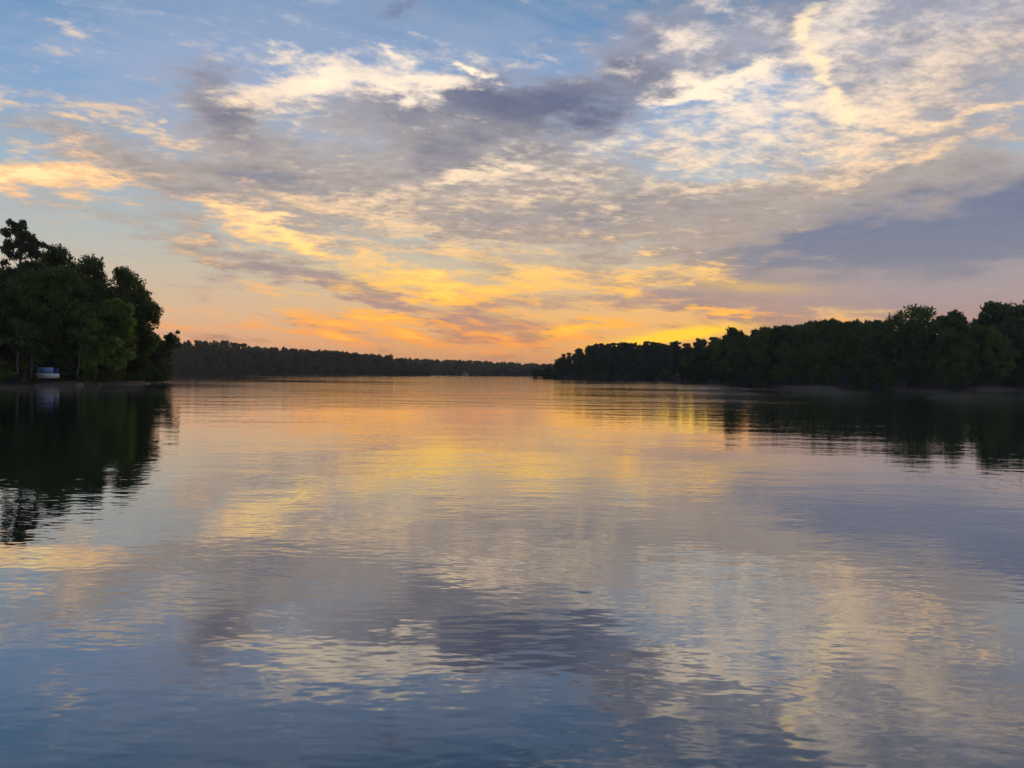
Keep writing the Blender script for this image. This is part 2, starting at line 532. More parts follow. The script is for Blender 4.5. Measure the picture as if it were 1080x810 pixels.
# ------------------------------------------------------------------ tree materials
def leaf_material(name, c0, c1, c2, trans=0.38):
    m, n, out = material(name)
    oi = n.node('ShaderNodeObjectInfo')
    tcn = n.node('ShaderNodeTexCoord')
    p = E(n, tcn.outputs['Object'])
    f = n.noise(p, scale=0.35, detail=4, rough=0.6)
    fr = E(n, oi.outputs['Random'])
    c = n.ramp(f * 0.75 + fr * 0.5 - 0.12, [(0.28, c0), (0.52, c1), (0.78, c2)])
    d = n.node('ShaderNodeBsdfDiffuse')
    t = n.node('ShaderNodeBsdfTranslucent')
    g = n.node('ShaderNodeBsdfGlossy')
    g.inputs['Roughness'].default_value = 0.45
    n.put(d.inputs['Color'], c)
    n.put(t.inputs['Color'], n.mix(0.5, c, n.vmath('MULTIPLY', c, (1.2, 1.3, 0.5))))
    n.put(g.inputs['Color'], (0.9, 0.95, 1.0))
    m1 = n.node('ShaderNodeMixShader')
    m1.inputs[0].default_value = trans
    n.t.links.new(d.outputs[0], m1.inputs[1])
    n.t.links.new(t.outputs[0], m1.inputs[2])
    m2 = n.node('ShaderNodeMixShader')
    m2.inputs[0].default_value = 0.02
    n.t.links.new(m1.outputs[0], m2.inputs[1])
    n.t.links.new(g.outputs[0], m2.inputs[2])
    n.t.links.new(m2.outputs[0], out.inputs['Surface'])
    return m


def bark_material(name, c0, c1):
    m, n, out = material(name)
    tcn = n.node('ShaderNodeTexCoord')
    p = E(n, tcn.outputs['Object'])
    f = n.noise(n.vmath('MULTIPLY', p, (4.0, 4.0, 0.8)), scale=2.0, detail=6, rough=0.7)
    b = n.node('ShaderNodeBsdfPrincipled')
    n.put(b.inputs['Base Color'], n.ramp(f, [(0.3, c0), (0.7, c1)]))
    b.inputs['Roughness'].default_value = 0.9
    n.t.links.new(b.outputs[0], out.inputs['Surface'])
    return m


LEAF = leaf_material('broad leaves', (0.036, 0.066, 0.010), (0.064, 0.106, 0.014), (0.10, 0.15, 0.020))
LEAF_LIGHT = leaf_material('light green leaves', (0.08, 0.15, 0.018), (0.13, 0.22, 0.022), (0.18, 0.28, 0.030), 0.4)
NEEDLE = leaf_material('pine needles', (0.030, 0.046, 0.017), (0.042, 0.064, 0.020), (0.058, 0.082, 0.024), 0.15)
BARK = bark_material('dark bark', (0.045, 0.036, 0.028), (0.12, 0.10, 0.08))
BARK_PALE = bark_material('pale bark', (0.045, 0.042, 0.038), (0.11, 0.10, 0.092))


# ------------------------------------------------------------------ tree meshes (unit: metres, built at full size then scaled)
def tube(path, radii, sides=6):
    path = np.array(path, float)
    n = len(path)
    vs, fs = [], []
    for i in range(n):
        d = path[min(i + 1, n - 1)] - path[max(i - 1, 0)]
        d /= np.linalg.norm(d) + 1e-9
        u = np.cross(d, (0.3, 1.0, 0.1))
        u /= np.linalg.norm(u) + 1e-9
        w = np.cross(d, u)
        for k in range(sides):
            a = 2 * math.pi * k / sides
            vs.append(path[i] + radii[i] * (math.cos(a) * u + math.sin(a) * w))
    for i in range(n - 1):
        for k in range(sides):
            fs.append((i * sides + k, i * sides + (k + 1) % sides, (i + 1) * sides + (k + 1) % sides, (i + 1) * sides + k))
    return np.array(vs), np.array(fs)


def join(parts):
    vs, fs, o = [], [], 0
    for v, f in parts:
        vs.append(v)
        fs.append(f + o)
        o += len(v)
    return np.concatenate(vs), np.concatenate(fs)


def leaves(rng, centres, radii, per, size, flat=0.75, up=0.4):
    """Leaf quads scattered through clumps (more towards each clump's skin)."""
    C, R = [], []
    for c, r, k in zip(centres, radii, per):
        d = rng.normal(size=(k, 3))
        d /= np.linalg.norm(d, axis=1, keepdims=True)
        rr = r * (rng.random((k, 1)) ** 0.45) * rng.uniform(0.8, 1.15, (k, 1))
        C.append(np.array(c) + d * rr * np.array([1, 1, flat]))
        R.append(d)
    C = np.concatenate(C)
    D = np.concatenate(R)
    k = len(C)
    nrm = D * 0.8 + rng.normal(size=(k, 3)) * 0.7 + np.array([0, 0, up])
    nrm /= np.linalg.norm(nrm, axis=1, keepdims=True)
    t = np.cross(nrm, rng.normal(size=(k, 3)))
    t /= np.linalg.norm(t, axis=1, keepdims=True) + 1e-9
    b = np.cross(nrm, t)
    s = size * rng.uniform(0.55, 1.25, (k, 1))
    L, Wd = t * s, b * s * rng.uniform(0.4, 0.75, (k, 1))
    bend = nrm * s * 0.18
    v = np.stack([C - L, C + Wd - bend, C + L, C - Wd - bend], 1).reshape(-1, 3)
    f = np.arange(k * 4).reshape(k, 4)
    return v, f


def broad_tree(seed, H=16.0, R=4.6, base=0.28, n_leaf=9000, size=0.30, n_clump=46, gap=0.0, taper=0.65, trunk_r=0.22, clump=(0.20, 0.42), extra=()):
    """Trunk with limbs and a leafy crown of uneven clumps."""
    rng = np.random.default_rng(seed)
    lean = rng.normal(size=2) * 0.03 * H
    pts = [(0, 0, -0.8)]
    for i in range(1, 8):
        t = i / 7
        pts.append((lean[0] * t * t + rng.normal() * 0.10, lean[1] * t * t + rng.normal() * 0.10, H * 0.88 * t))
    pts = np.array(pts)
    wood = [tube(pts, np.interp(np.linspace(0, 1, 8), [0, 0.1, 1], [trunk_r * 1.5, trunk_r, 0.05]), 7)]
    cen, rad = [], []
    zc, hz = H * (base + 1) / 2, H * (1 - base) / 2
    for i in range(n_clump):
        th = i * 2.399963 + rng.uniform(-0.5, 0.5)
        u = rng.uniform(-0.95, 0.97)
        prof = math.sqrt(max(0.0, 1 - abs(u) ** 2.2)) * (1.0 - (0.5 * (u + 1)) * (1 - taper))
        rr = R * prof * (rng.uniform(0.35, 1.12) ** 0.7)
        tt = (u + 1) / 2
        ax_ = np.array([np.interp(tt, [0, 1], [0, lean[0]]), np.interp(tt, [0, 1], [0, lean[1]])])
        c = np.array([ax_[0] + rr * math.cos(th), ax_[1] + rr * math.sin(th), zc + u * hz])
        r = R * rng.uniform(*clump)
        cen.append(c)
        rad.append(r)
        if i % 2 == 0:
            z0 = max(H * base * 0.7, c[2] - rr * 0.75 - 0.4)
            k = np.clip(z0 / (H * 0.88), 0, 0.97)
            a = np.array([np.interp(k, np.linspace(0, 1, 8), pts[:, j]) for j in range(3)])
            mid = (a + c) / 2 + np.array([0, 0, -0.12 * rr]) + rng.normal(size=3) * 0.15
            wood.append(tube([a, mid, c], [trunk_r * 0.38, trunk_r * 0.25, 0.03], 5))
    for (ex, ey, ez, er) in extra:
        wood.append(tube([(lean[0] * 0.6, lean[1] * 0.6, ez - 0.8), (ex * 0.5, ey, ez - 0.5), (ex, ey, ez)], [0.08, 0.05, 0.02], 5))
        cen.append(np.array([ex, ey, ez]))
        rad.append(er)
    cen.append(np.array([lean[0], lean[1], H * 0.93]))
    rad.append(R * 0.3)
    rad = np.array(rad)
    per = (n_leaf * rad ** 2 / np.sum(rad ** 2)).astype(int) + 1
    if gap:
        per = (per * (rng.random(len(per)) > gap)).astype(int) + 1
    cr = leaves(rng, cen, rad, per, size, 0.72)
    # loose sprays breaking the outline
    k = 60
    pick = rng.integers(0, len(cen), k)
    d = rng.normal(size=(k, 3))
    d /= np.linalg.norm(d, axis=1, keepdims=True)
    c2 = np.array(cen)[pick] + d * rad[pick][:, None] * 1.15 * np.array([1, 1, 0.8])
    c2[:, 2] = np.clip(c2[:, 2], 0.35, H * 1.0)
    cr = join([cr, leaves(rng, c2, np.full(k, R * 0.085), np.full(k, max(6, n_leaf // 700)), size * 0.9, 0.7)])
    cr[0][:, 2] = np.maximum(cr[0][:, 2], 0.15)
    return join(wood), cr


def pine_tree(seed, H=20.0, R=3.6, base=0.45, n_leaf=9000, size=0.30, whorls=12, trunk_r=0.24, ragged=0.4, puff=0.5):
    """Tall bare trunk carrying separated flat needle tufts on crooked branches."""
    rng = np.random.default_rng(seed)
    pts = np.array([(rng.normal() * 0.07, rng.normal() * 0.07, z) for z in np.linspace(-0.8, H * 0.97, 9)])
    wood = [tube(pts, np.linspace(trunk_r, 0.06, 9), 7)]
    cen, rad = [], []
    for i in range(whorls):
        t = i / (whorls - 1)
        z = H * (base + (0.96 - base) * min(1, max(0, t + rng.normal() * 0.05)))
        for j in range(rng.integers(2, 5)):
            th = rng.uniform(0, 2 * math.pi)
            L = R * (1.0 - 0.62 * t ** 1.6) * rng.uniform(1 - ragged * 1.2, 1.12) * (0.7 + 0.3 * math.sin(math.pi * min(1, t + 0.3)))
            tip = np.array([L * math.cos(th), L * math.sin(th), z + L * rng.uniform(0.02, 0.34)])
            a = np.array([0, 0, z - 0.2])
            mid = (a + tip) / 2 + np.array([0, 0, -0.10 * L])
            wood.append(tube([a, mid, tip], [0.07, 0.05, 0.02], 5))
            m = 2 + int(L > 1.6) * 2
            for q in range(m):
                s = 1 - q * 0.24
                cen.append(a + (tip - a) * s + rng.normal(size=3) * np.array([0.35, 0.35, 0.15]))
                rad.append(rng.uniform(0.45, 0.95) * (0.55 + 0.12 * R) * (0.85 if puff > 0.6 else 1))
    for k in range(9):
        t = k / 8
        cen.append(np.array([rng.normal() * 0.3, rng.normal() * 0.3, H * (base + 0.15 + (0.82 - base) * t)]))
        rad.append(1.5 - 0.75 * t)
    rad = np.array(rad)
    per = (n_leaf * rad ** 2 / np.sum(rad ** 2)).astype(int) + 1
    return join(wood), leaves(rng, cen, rad, per, size, puff, 0.7)


def tag(o, label, cat, group=None):
    o['label'] = label
    o['category'] = cat
    if group:
        o['group'] = group
    return o


PROTO = {}


def proto(key, name, parts, mats):
    ms = []
    for (pn, (v, f)), m in zip(parts, mats):
        me = fast_mesh(pn, v, f)
        me.materials.append(m)
        if pn == 'trunk':
            me.polygons.foreach_set('use_smooth', [True] * len(me.polygons))
        ms.append((pn, me))
    PROTO[key] = (name, ms)


def spec(kind, seed, leafy, **kw):
    w, c = (pine_tree if kind == 'pine_tree' else broad_tree)(seed, **kw)
    return kind, [('trunk', w), ('crown', c)]


# near trees (left bank, leaves resolved), middle-distance trees and small far ones
for i in range(6):
    n_, p_ = spec('broadleaf_tree', 20 + i, True, H=16, R=4.2 + 0.4 * (i % 3), base=(0.10, 0.22, 0.30)[i % 3], n_leaf=13000, size=0.24, n_clump=54)
    proto(('near', i), n_, p_, (BARK_PALE if i == 1 else BARK, LEAF))
for i in range(3):
    n_, p_ = spec('broadleaf_tree', 40 + i, True, H=11, R=3.4, base=0.06, n_leaf=11000, size=0.23, n_clump=50, taper=0.55)
    proto(('bushy', i), n_, p_, (BARK, LEAF))
for i in range(2):
    n_, p_ = spec('broadleaf_tree', 50 + i, True, H=12, R=3.2, base=0.16, n_leaf=9000, size=0.26, n_clump=44)
    proto(('light', i), n_, p_, (BARK, LEAF_LIGHT))
for i in range(2):
    w_, c_ = broad_tree(62 + i, H=21, R=3.5, base=0.60, n_leaf=9000, size=0.22, n_clump=54, taper=0.75, clump=(0.16, 0.30), gap=0.0,
                        extra=[(2.2, 0.0, 17.5, 0.75), (3.3, 0.2, 17.9, 0.7), (4.1, 0.1, 17.6, 0.5), (1.6, 0.0, 16.6, 0.7), (2.6, -0.3, 16.4, 0.55)])
    proto(('tallpine', i), 'pine_tree', [('trunk', w_), ('crown', c_)], (BARK, NEEDLE))
for i in range(7):
    n_, p_ = spec('broadleaf_tree', 70 + i, True, H=17, R=5.0 + 0.5 * (i % 3), base=(0.05, 0.14, 0.24)[i % 3], n_leaf=6500, size=0.42, n_clump=44, taper=(0.7, 0.9, 0.6)[i % 3])
    proto(('mid', i), n_, p_, (BARK, LEAF))
for i in range(4):
    n_, p_ = spec('pine_tree', 80 + i, True, H=17, R=3.2, base=0.14, n_leaf=6200, size=0.40, whorls=15, ragged=0.3, puff=0.85)
    proto(('midpine', i), n_, p_, (BARK, NEEDLE))


def plant(key, X, Y, H, label, group=None, wide=1.0, rot=None, z=None, name=None, cat='tree'):
    """One tree: an Empty at the trunk's foot carrying its trunk and its crown."""
    kind, ms = PROTO[key]
    t = bpy.data.objects.new(name or kind, None)
    COL.objects.link(t)
    H0 = max(v.co.z for v in ms[1][1].vertices) if key not in HEIGHT else HEIGHT[key]
    HEIGHT[key] = H0
    s = H / H0
    t.location = (X, Y, float(terrain_z(X, Y)) if z is None else z)
    t.rotation_euler = (0, 0, random.uniform(0, 6.28) if rot is None else rot)
    t.scale = (s * wide, s * wide, s)
    tag(t, label, cat, group)
    for pn, me in ms:
        o = bpy.data.objects.new(pn, me)
        COL.objects.link(o)
        o.parent = t
    return t


HEIGHT = {}


def skyline(pts):
    xs, ys = zip(*pts)
    return lambda x: float(np.interp(x, xs, ys))


def col_px(X, Y):
    """Photo column of a point at depth Y."""
    return 540 + (X / Y) * F * 1.0


def scatter(poly, spacing, depth, xr, seed, inner=1.2):
    """Trunk spots inside a land polygon, within depth of its edge, front ones first."""
    rng = np.random.default_rng(seed)
    p = np.array(poly)
    lo, hi = p.min(0), p.max(0)
    out = []
    cand = rng.uniform(lo, hi, (9000, 2))
    d = inside_dist(poly, cand[:, 0], cand[:, 1])
    for (x, y), dd in zip(cand, d):
        if not (inner < dd < depth):
            continue
        c = col_px(x, y)
        if not (xr[0] < c < xr[1]):
            continue
        sp = spacing * (0.75 + 0.5 * dd / depth)
        if all((x - a) ** 2 + (y - b) ** 2 > sp * sp for a, b, _ in out):
            out.append((x, y, dd))
    return sorted(out, key=lambda q: q[1])


# ------------------------------------------------------------------ left bank wood
SKY_L = skyline([(-300, 275), (-60, 268), (0, 275), (12, 268), (30, 266), (45, 262), (58, 257), (70, 262), (80, 276), (95, 270), (108, 284), (118, 296), (128, 284), (140, 288),
                 (150, 306), (158, 322), (164, 345), (172, 372), (182, 400)])
rngl = np.random.default_rng(5)
n_left = 0
for (x, y, dd) in scatter(LEFT, 4.6, 26, (-130, 172), 3):
    c = col_px(x, y)
    g = float(terrain_z(x, y))
    full = top_height(c, SKY_L(c), y) - g
    H = full * (rngl.uniform(0.45, 0.8) if dd < 5 else rngl.uniform(0.62, 0.9) if dd < 10 else rngl.uniform(0.78, 0.99))
    # neighbours' crowns must also stay below the falling skyline on the lake side
    for off in (12, 22):
        H = min(H, (top_height(c + off, SKY_L(c + off), y) - g) * 1.08)
    if H < 2.5:
        continue
    if 30 < c < 75 and y < 100 and dd < 7:        # the clearing with the signboard
        continue
    if H < 7.5 or (dd < 4 and rngl.random() < 0.6):
        key = ('bushy', int(rngl.integers(0, 3)))
    else:
        key = ('near', int(rngl.integers(0, 6)))
    where = ('at the waterline' if dd < 5 else 'in the second row' if dd < 12 else 'deep in the wood')
    side = 'left of the signboard' if c < 36 else 'behind the signboard' if c < 62 else 'between signboard and pale green tree' if c < 112 else 'by the point of the left bank'
    plant(key, x, y, H, f'dark leafy tree {where} {side}', 'broadleaf trees on the left bank', wide=min(1.35, max(0.9, 1.05 * (9.0 / H) ** 0.35)))
    n_left += 1


def feature(key, x, ytop, Y, label, wide=1.0, rot=0.0, **kw):
    X = px_x(x, Y)
    g = float(terrain_z(X, Y))
    return plant(key, X, Y, top_height(x, ytop, Y) - g, label, None, wide, rot, **kw)


feature(('tallpine', 0), 25, 232, 104, 'tallest pine on the left bank with a ragged open crown standing above the other trees', 0.74, 0.0)
feature(('near', 3), 60, 255, 107, 'broad dark tree beside the tall pine, its crown the next highest on the skyline', 0.8, 1.0)
feature(('near', 4), 94, 266, 108, 'dark tree with a small pointed top on the falling left skyline', 0.75, 2.0)
feature(('near', 5), 131, 280, 112, 'round topped dark tree near the left point, sky showing through its left edge', 0.85, 0.3)
feature(('near', 2), 146, 302, 113, 'dark tree on the lake side of the round topped tree', 0.8, 4.0)
feature(('light', 0), 118, 314, 101.5, 'pale yellow green tree brighter than all others on the left bank', 1.0, 1.0)
feature(('light', 1), 95, 334, 98, 'smaller light green tree on the left side of the pale yellow green tree', 0.75, 2.2)
feature(('bushy', 1), 168, 372, 121, 'low bushy tree overhanging the water at the point of the left bank', 1.5, 1.2)
feature(('bushy', 2), 158, 350, 117, 'dense rounded tree just behind the overhanging bushy tree', 1.2, 0.4)


# leaning tree whose open spray of leaves reaches out past the point
rs = np.random.default_rng(91)
lp = np.array([(0, 0, -0.5), (0.7, 0.1, 1.6), (1.9, 0.2, 3.4), (3.0, 0.1, 4.8), (3.7, 0.0, 5.4)])
lw = [tube(lp, [0.16, 0.13, 0.10, 0.06, 0.02], 6)]
lc, lr = [], []
for k in range(46):
    t = rs.uniform(0.4, 0.9) if k < 28 else rs.uniform(0.7, 0.9)
    a = np.array([np.interp(t, np.linspace(0, 1, 5), lp[:, j]) for j in range(3)])
    tip = a + np.array([rs.uniform(-0.9, 0.7), rs.uniform(-0.8, 0.8), rs.uniform(-1.1, 0.6)])
    lw.append(tube([a, (a + tip) / 2, tip], [0.03, 0.02, 0.01], 4))
    lc.append(tip)
    lr.append(rs.uniform(0.3, 0.7))
proto(('leaning', 0), 'leaning_tree', [('trunk', join(lw)), ('crown', leaves(rs, lc, lr, [60] * 46, 0.16, 0.6))], (BARK, LEAF))
plant(('leaning', 0), px_x(160, 119), 119, top_height(182, 347, 119) - 0.35, 'slender leaning tree with an open spray of leaves reaching out over the water', None, 0.72, 0.0, z=0.3)

# bare pale stems at the water's edge
def stem(x, Y, ytop, label, r, lean):
    X = px_x(x, Y)
    z0 = float(terrain_z(X, Y))
    H = top_height(x, ytop, Y) - z0
    rng = np.random.default_rng(int(x))
    path = [(lean * (z / H) ** 1.3 + rng.normal() * 0.04, rng.normal() * 0.05, z) for z in np.linspace(-0.5, H, 8)]
    t = bpy.data.objects.new('slender_tree', None)
    COL.objects.link(t)
    t.location = (X, Y, z0)
    tag(t, label, 'tree')
    parts = [tube(path, np.linspace(r, r * 0.35, 8), 7)]
    tops, rr = [], []
    for k in range(9):
        a = np.array(path[rng.integers(4, 8)])
        tip = a + np.array([rng.uniform(-1.6, 1.6), rng.uniform(-1.0, 1.2), rng.uniform(0.5, 2.0)])
        parts.append(tube([a, (a + tip) / 2 + (0, 0, 0.1), tip], [r * 0.35, r * 0.25, 0.015], 5))
        tops.append(tip)
        rr.append(rng.uniform(0.5, 1.0))
    for pn, (v, f), m in (('trunk', join(parts), BARK_PALE), ('crown', leaves(rng, tops, rr, [170] * 9, 0.2, 0.7), LEAF)):
        me = fast_mesh(pn, v, f)
        me.materials.append(m)
        o = bpy.data.objects.new(pn, me)
        COL.objects.link(o)
        o.parent = t


for bx, bY, bh in ((40, 97, 3.4), (50, 98.5, 3.8), (58, 97.5, 3.2), (66, 98, 4.0), (73, 97, 3.4), (30, 97, 3.8), (80, 100, 4.2)):
    plant(('bushy', int(bx) % 3), px_x(bx, bY), bY, bh, f'dark undergrowth bush {"behind" if 36 < bx < 64 else "just left of" if bx < 36 else "to the right of"} the signboard, under the trees', 'bushes under the left bank trees', 1.4, name='bush', cat='bush')
stem(18, 89.5, 352, 'slim pale grey trunk rising at the left of the picture, left of the sign', 0.15, -0.1)
stem(33, 90.5, 368, 'thin brown stem standing close beside the left end of the sign', 0.09, 0.1)
stem(81, 95.0, 348, 'slim pale leaning trunk at the water between the sign and the pale green tree', 0.14, 0.7)

# low growth and stones along the left shore
sp_, cp_ = broad_tree(301, H=2.0, R=1.3, base=0.0, n_leaf=1500, size=0.16, n_clump=20, trunk_r=0.03)
proto(('shrub', 0), 'shrub', [('stem', sp_), ('foliage', cp_)], (BARK, LEAF))
sp_, cp_ = broad_tree(302, H=1.5, R=1.5, base=0.0, n_leaf=1300, size=0.15, n_clump=18, trunk_r=0.03)
proto(('shrub', 1), 'shrub', [('stem', sp_), ('foliage', cp_)], (BARK, LEAF))


def along(poly, i0, i1, step, inset, seed):
    rng = np.random.default_rng(seed)
    p = np.array(poly[i0:i1 + 1], float)
    seg = np.linalg.norm(np.diff(p, axis=0), axis=1)
    cum = np.concatenate([[0], np.cumsum(seg)])
    s = step * 0.5
    while s < cum[-1]:
        k = min(np.searchsorted(cum, s) - 1, len(seg) - 1)
        k = max(k, 0)
        a = p[k] + (p[k + 1] - p[k]) * (s - cum[k]) / seg[k]
        d = (p[k + 1] - p[k]) / seg[k]
        nrm = np.array([-d[1], d[0]])
        q = a + nrm * inset
        yield q[0], q[1], rng
        s += step * rng.uniform(0.35, 1.8)


ns = 0
for X, Y, rng in along(LEFT, 1, 8, 2.6, 0.9, 4):
    c = col_px(X, Y)
    sign_clear = 34 < c < 68
    H = rng.uniform(0.7, 0.95) if sign_clear else rng.uniform(0.9, 2.3)
    where = 'below the blue and white sign' if sign_clear else 'under the trees left of the sign' if c < 34 else 'under the trees right of the sign' if c < 120 else 'at the point of the left bank'
    plant(('shrub', ns % 2), X, Y, H, f'low dark shrub at the waterline {where}', 'shrubs along the left shore', 1.1, cat='shrub')
    ns += 1


def stone_mesh(seed):
    rng = np.random.default_rng(seed)
    vs, fs = [], []
    nu, nv = 9, 6
    for j in range(nv + 1):
        ph = math.pi * j / nv
        for i in range(nu):
            th = 2 * math.pi * i / nu
            r = 1 + rng.normal() * 0.13
            vs.append((r * math.sin(ph) * math.cos(th), r * 0.8 * math.sin(ph) * math.sin(th), r * 0.6 * math.cos(ph)))
    for j in range(nv):
        for i in range(nu):
            fs.append((j * nu + i, (j + 1) * nu + i, (j + 1) * nu + (i + 1) % nu, j * nu + (i + 1) % nu))
    return np.array(vs), np.array(fs)


STONE = bark_material('grey shore stone', (0.05, 0.046, 0.04), (0.15, 0.14, 0.125))
stones = []
for k in range(3):
    me = fast_mesh('shore_stone', *stone_mesh(500 + k))
    me.materials.append(STONE)
    me.polygons.foreach_set('use_smooth', [True] * len(me.polygons))
    stones.append(me)
k = 0
for X, Y, rng in along(LEFT, 2, 7, 3.0, 0.25, 9):
    o = bpy.data.objects.new('shore_stone', stones[k % 3])
    COL.objects.link(o)
    s = rng.uniform(0.12, 0.24) if rng.random() < 0.7 else rng.uniform(0.3, 0.5)
    o.location = (X, Y, 0.04)
    o.scale = (s * 1.3, s, s * 0.8)
    o.rotation_euler = (0, 0, rng.uniform(0, 6.28))
    c = col_px(X, Y)
    tag(o, 'grey stone at the waterline ' + ('left of the sign' if c < 36 else 'in front of the sign' if c < 62 else 'right of the sign' if c < 120 else 'near the point of the left bank'), 'stone', 'stones along the left shore')
    k += 1

# ------------------------------------------------------------------ right bank wood
SKY_R = skyline([(680, 372), (705, 360), (720, 358), (738, 354), (750, 351), (770, 344), (785, 347), (800, 343), (815, 344), (838, 338), (850, 339), (870, 336), (900, 336),
                 (925, 337), (945, 336), (990, 332), (1010, 329), (1030, 326), (1055, 321), (1080, 322), (1200, 318), (1500, 318)])
rngr = np.random.default_rng(8)
n_right = 0
ZR = [(745, 'at the low left end of the right wood'), (800, 'where the right wood begins to rise'), (850, 'in the rising part of the right wood'), (900, 'in the even middle of the right wood'),
      (950, 'left of the round crowned tree'), (1000, 'right of the round crowned tree'), (1050, 'left of the highest tree on the right'), (9999, 'right of the highest tree on the right')]
for (x, y, dd) in scatter(RIGHT, 7.4, 46, (690, 1160), 13):
    c = col_px(x, y)
    g = float(terrain_z(x, y))
    full = top_height(c, SKY_R(c), y) - g
    for off in (-16, 16):
        full = min(full, (top_height(c + off, SKY_R(c + off), y) - g) * 1.05)
    H = full * (rngr.uniform(0.42, 0.72) if dd < 6 else rngr.uniform(0.66, 0.9) if dd < 16 else rngr.uniform(0.95, 1.02))
    if H < 3 or (dd > 32 and H > 21):
        continue
    pine = rngr.random() < 0.14 and 6 < dd < 16
    key = ('midpine', int(rngr.integers(0, 4))) if pine else ('mid', int(rngr.integers(0, 7)))
    zone = next(t for lim, t in ZR if c < lim)
    row = 'at the waterline' if dd < 6 else 'in mid wood' if dd < 20 else 'on the skyline'
    H = min(H, 21)
    plant(key, x, y, H, f"dark {'pine' if pine else 'leafy tree'} {row} {zone}", 'pines in the right bank wood' if pine else 'broadleaf trees in the right bank wood',
          wide=min(1.5, (12.5 / H) ** 0.5) * (1.0 if dd < 16 else 0.86) if not pine else 1.1)
    n_right += 1

sp_, cp_ = broad_tree(401, H=16, R=6.4, base=0.42, n_leaf=3600, size=0.40, n_clump=40, taper=0.85)
proto(('round', 0), 'broadleaf_tree', [('trunk', sp_), ('crown', cp_)], (BARK, LEAF))
feature(('round', 0), 964, 320, 216, 'round open crowned tree standing clear of the skyline of the right wood', 0.92, 0.5)
feature(('mid', 4), 1058, 316, 208, 'large broad tree making the highest point of the right wood', 1.0, 1.5)
feature(('mid', 1), 1003, 326, 212, 'rounded tree between the round crowned tree and the highest tree', 0.85, 2.5)
feature(('mid', 3), 773, 343, 226, 'round headed tree at the first step of the skyline above the sunset glow', 0.75, 0.9)
ns = 0
for X, Y, rng in along(RIGHT, 0, 7, 5.0, 0.8, 21):
    c = col_px(X, Y)
    zone = next(t for lim, t in ZR if c < lim)
    plant(('bushy', ns % 3), X, Y, rng.uniform(2.8, 5.5), f'bush hanging over the waterline {zone}', 'bushes along the right shore', 1.6, name='bush', cat='bush')
    ns += 1

# ------------------------------------------------------------------ wooded point in the middle
SKY_M = skyline([(560, 397), (566, 391), (572, 386), (580, 380), (590, 375), (600, 371), (612, 366), (625, 363), (640, 361), (660, 361), (680, 360), (700, 360), (740, 356), (790, 345), (900, 340)])
rngm = np.random.default_rng(18)
n_mid = 0
ZM = [(600, 'near the tip of the middle point'), (640, 'on the climbing part of the middle point'), (680, 'in the level part of the middle point'), (9999, 'under the sunset glow on the middle point')]
for (x, y, dd) in scatter(MIDDLE, 6.0, 27, (562, 792), 23):
    c = col_px(x, y)
    g = float(terrain_z(x, y))
    full = top_height(c, SKY_M(c), y) - g
    H = full * (rngm.uniform(0.5, 0.8) if dd < 7 else rngm.uniform(0.78, 0.98) if dd < 12 else rngm.uniform(0.96, 1.02))
    if H < 2.5:
        continue
    H = min(H, 20)
    pine = rngm.random() < (0.9 if dd < 12 else 0.35)
    key = ('midpine', int(rngm.integers(0, 4))) if pine else ('mid', int(rngm.integers(0, 7)))
    zone = next(t for lim, t in ZM if c < lim)
    row = 'at the waterline' if dd < 8 else 'in mid wood' if dd < 22 else 'on the skyline'
    plant(key, x, y, H, f"far dark {'pine' if pine else 'leafy tree'} {row} {zone}", 'pines on the middle point' if pine else 'broadleaf trees on the middle point',
          wide=min(1.3, (11 / H) ** 0.5) if not pine else 1.3)
    n_mid += 1

ns = 0
for X, Y, rng in along(MIDDLE, 0, 4, 6.0, 0.6, 27):
    c = col_px(X, Y)
    if c > 735:
        continue
    zone = next(t for lim, t in ZM if c < lim)
    plant(('bushy', ns % 3), X, Y, rng.uniform(3.0, 5.5), f'far dark bush hanging over the waterline {zone}', 'bushes along the middle point', 2.0, name='bush', cat='bush')
    ns += 1


# ------------------------------------------------------------------ far woods (one mass each)
def far_wood(name, poly, sky_pts, spacing, depth, xr, seed, leaf):
    rng = np.random.default_rng(seed)
    sk = skyline(sky_pts)
    parts = []
    for (x, y, dd) in scatter(poly, spacing, depth, xr, seed):
        c = col_px(x, y)
        g = float(terrain_z(x, y))
        full = top_height(c, sk(c), y) - g
        H = full * (rng.uniform(0.5, 0.8) if dd < 14 else rng.uniform(0.86, 1.03))
        if H < 2:
            continue
        con = rng.random() < 0.2
        n = 9 if con else 8
        cen = []
        rad = []
        R = rng.uniform(2.2, 3.2) if con else rng.uniform(3.2, 4.6)
        for k in range(n):
            t = (k + 0.5) / n
            w = (1 - t * 0.85) if con else math.sqrt(max(0.05, 1 - (2 * t - 1) ** 2))
            a = rng.uniform(0, 6.28)
            cen.append((x + math.cos(a) * R * w * 0.55, y + math.sin(a) * R * w * 0.55, g + H * (0.04 + 0.94 * t)))
            rad.append(max(0.45, R * (0.55 * w + 0.08)))
        parts.append(leaves(rng, cen, rad, [34] * n, leaf, 1.1, 0.2))
        parts.append(tube([(x, y, g - 0.5), (x, y, g + H * 0.9)], [0.25, 0.05], 4))
    me = fast_mesh(name, *join(parts))
    me.materials.append(NEEDLE)
    o = bpy.data.objects.new(name, me)
    COL.objects.link(o)
    o['kind'] = 'stuff'
    tag(o, 'dark far wood along the shore seen ' + ('between the left bank and the gap' if 'far' in name else 'through the gap'), 'forest')
    print(name, len(parts))
    return o


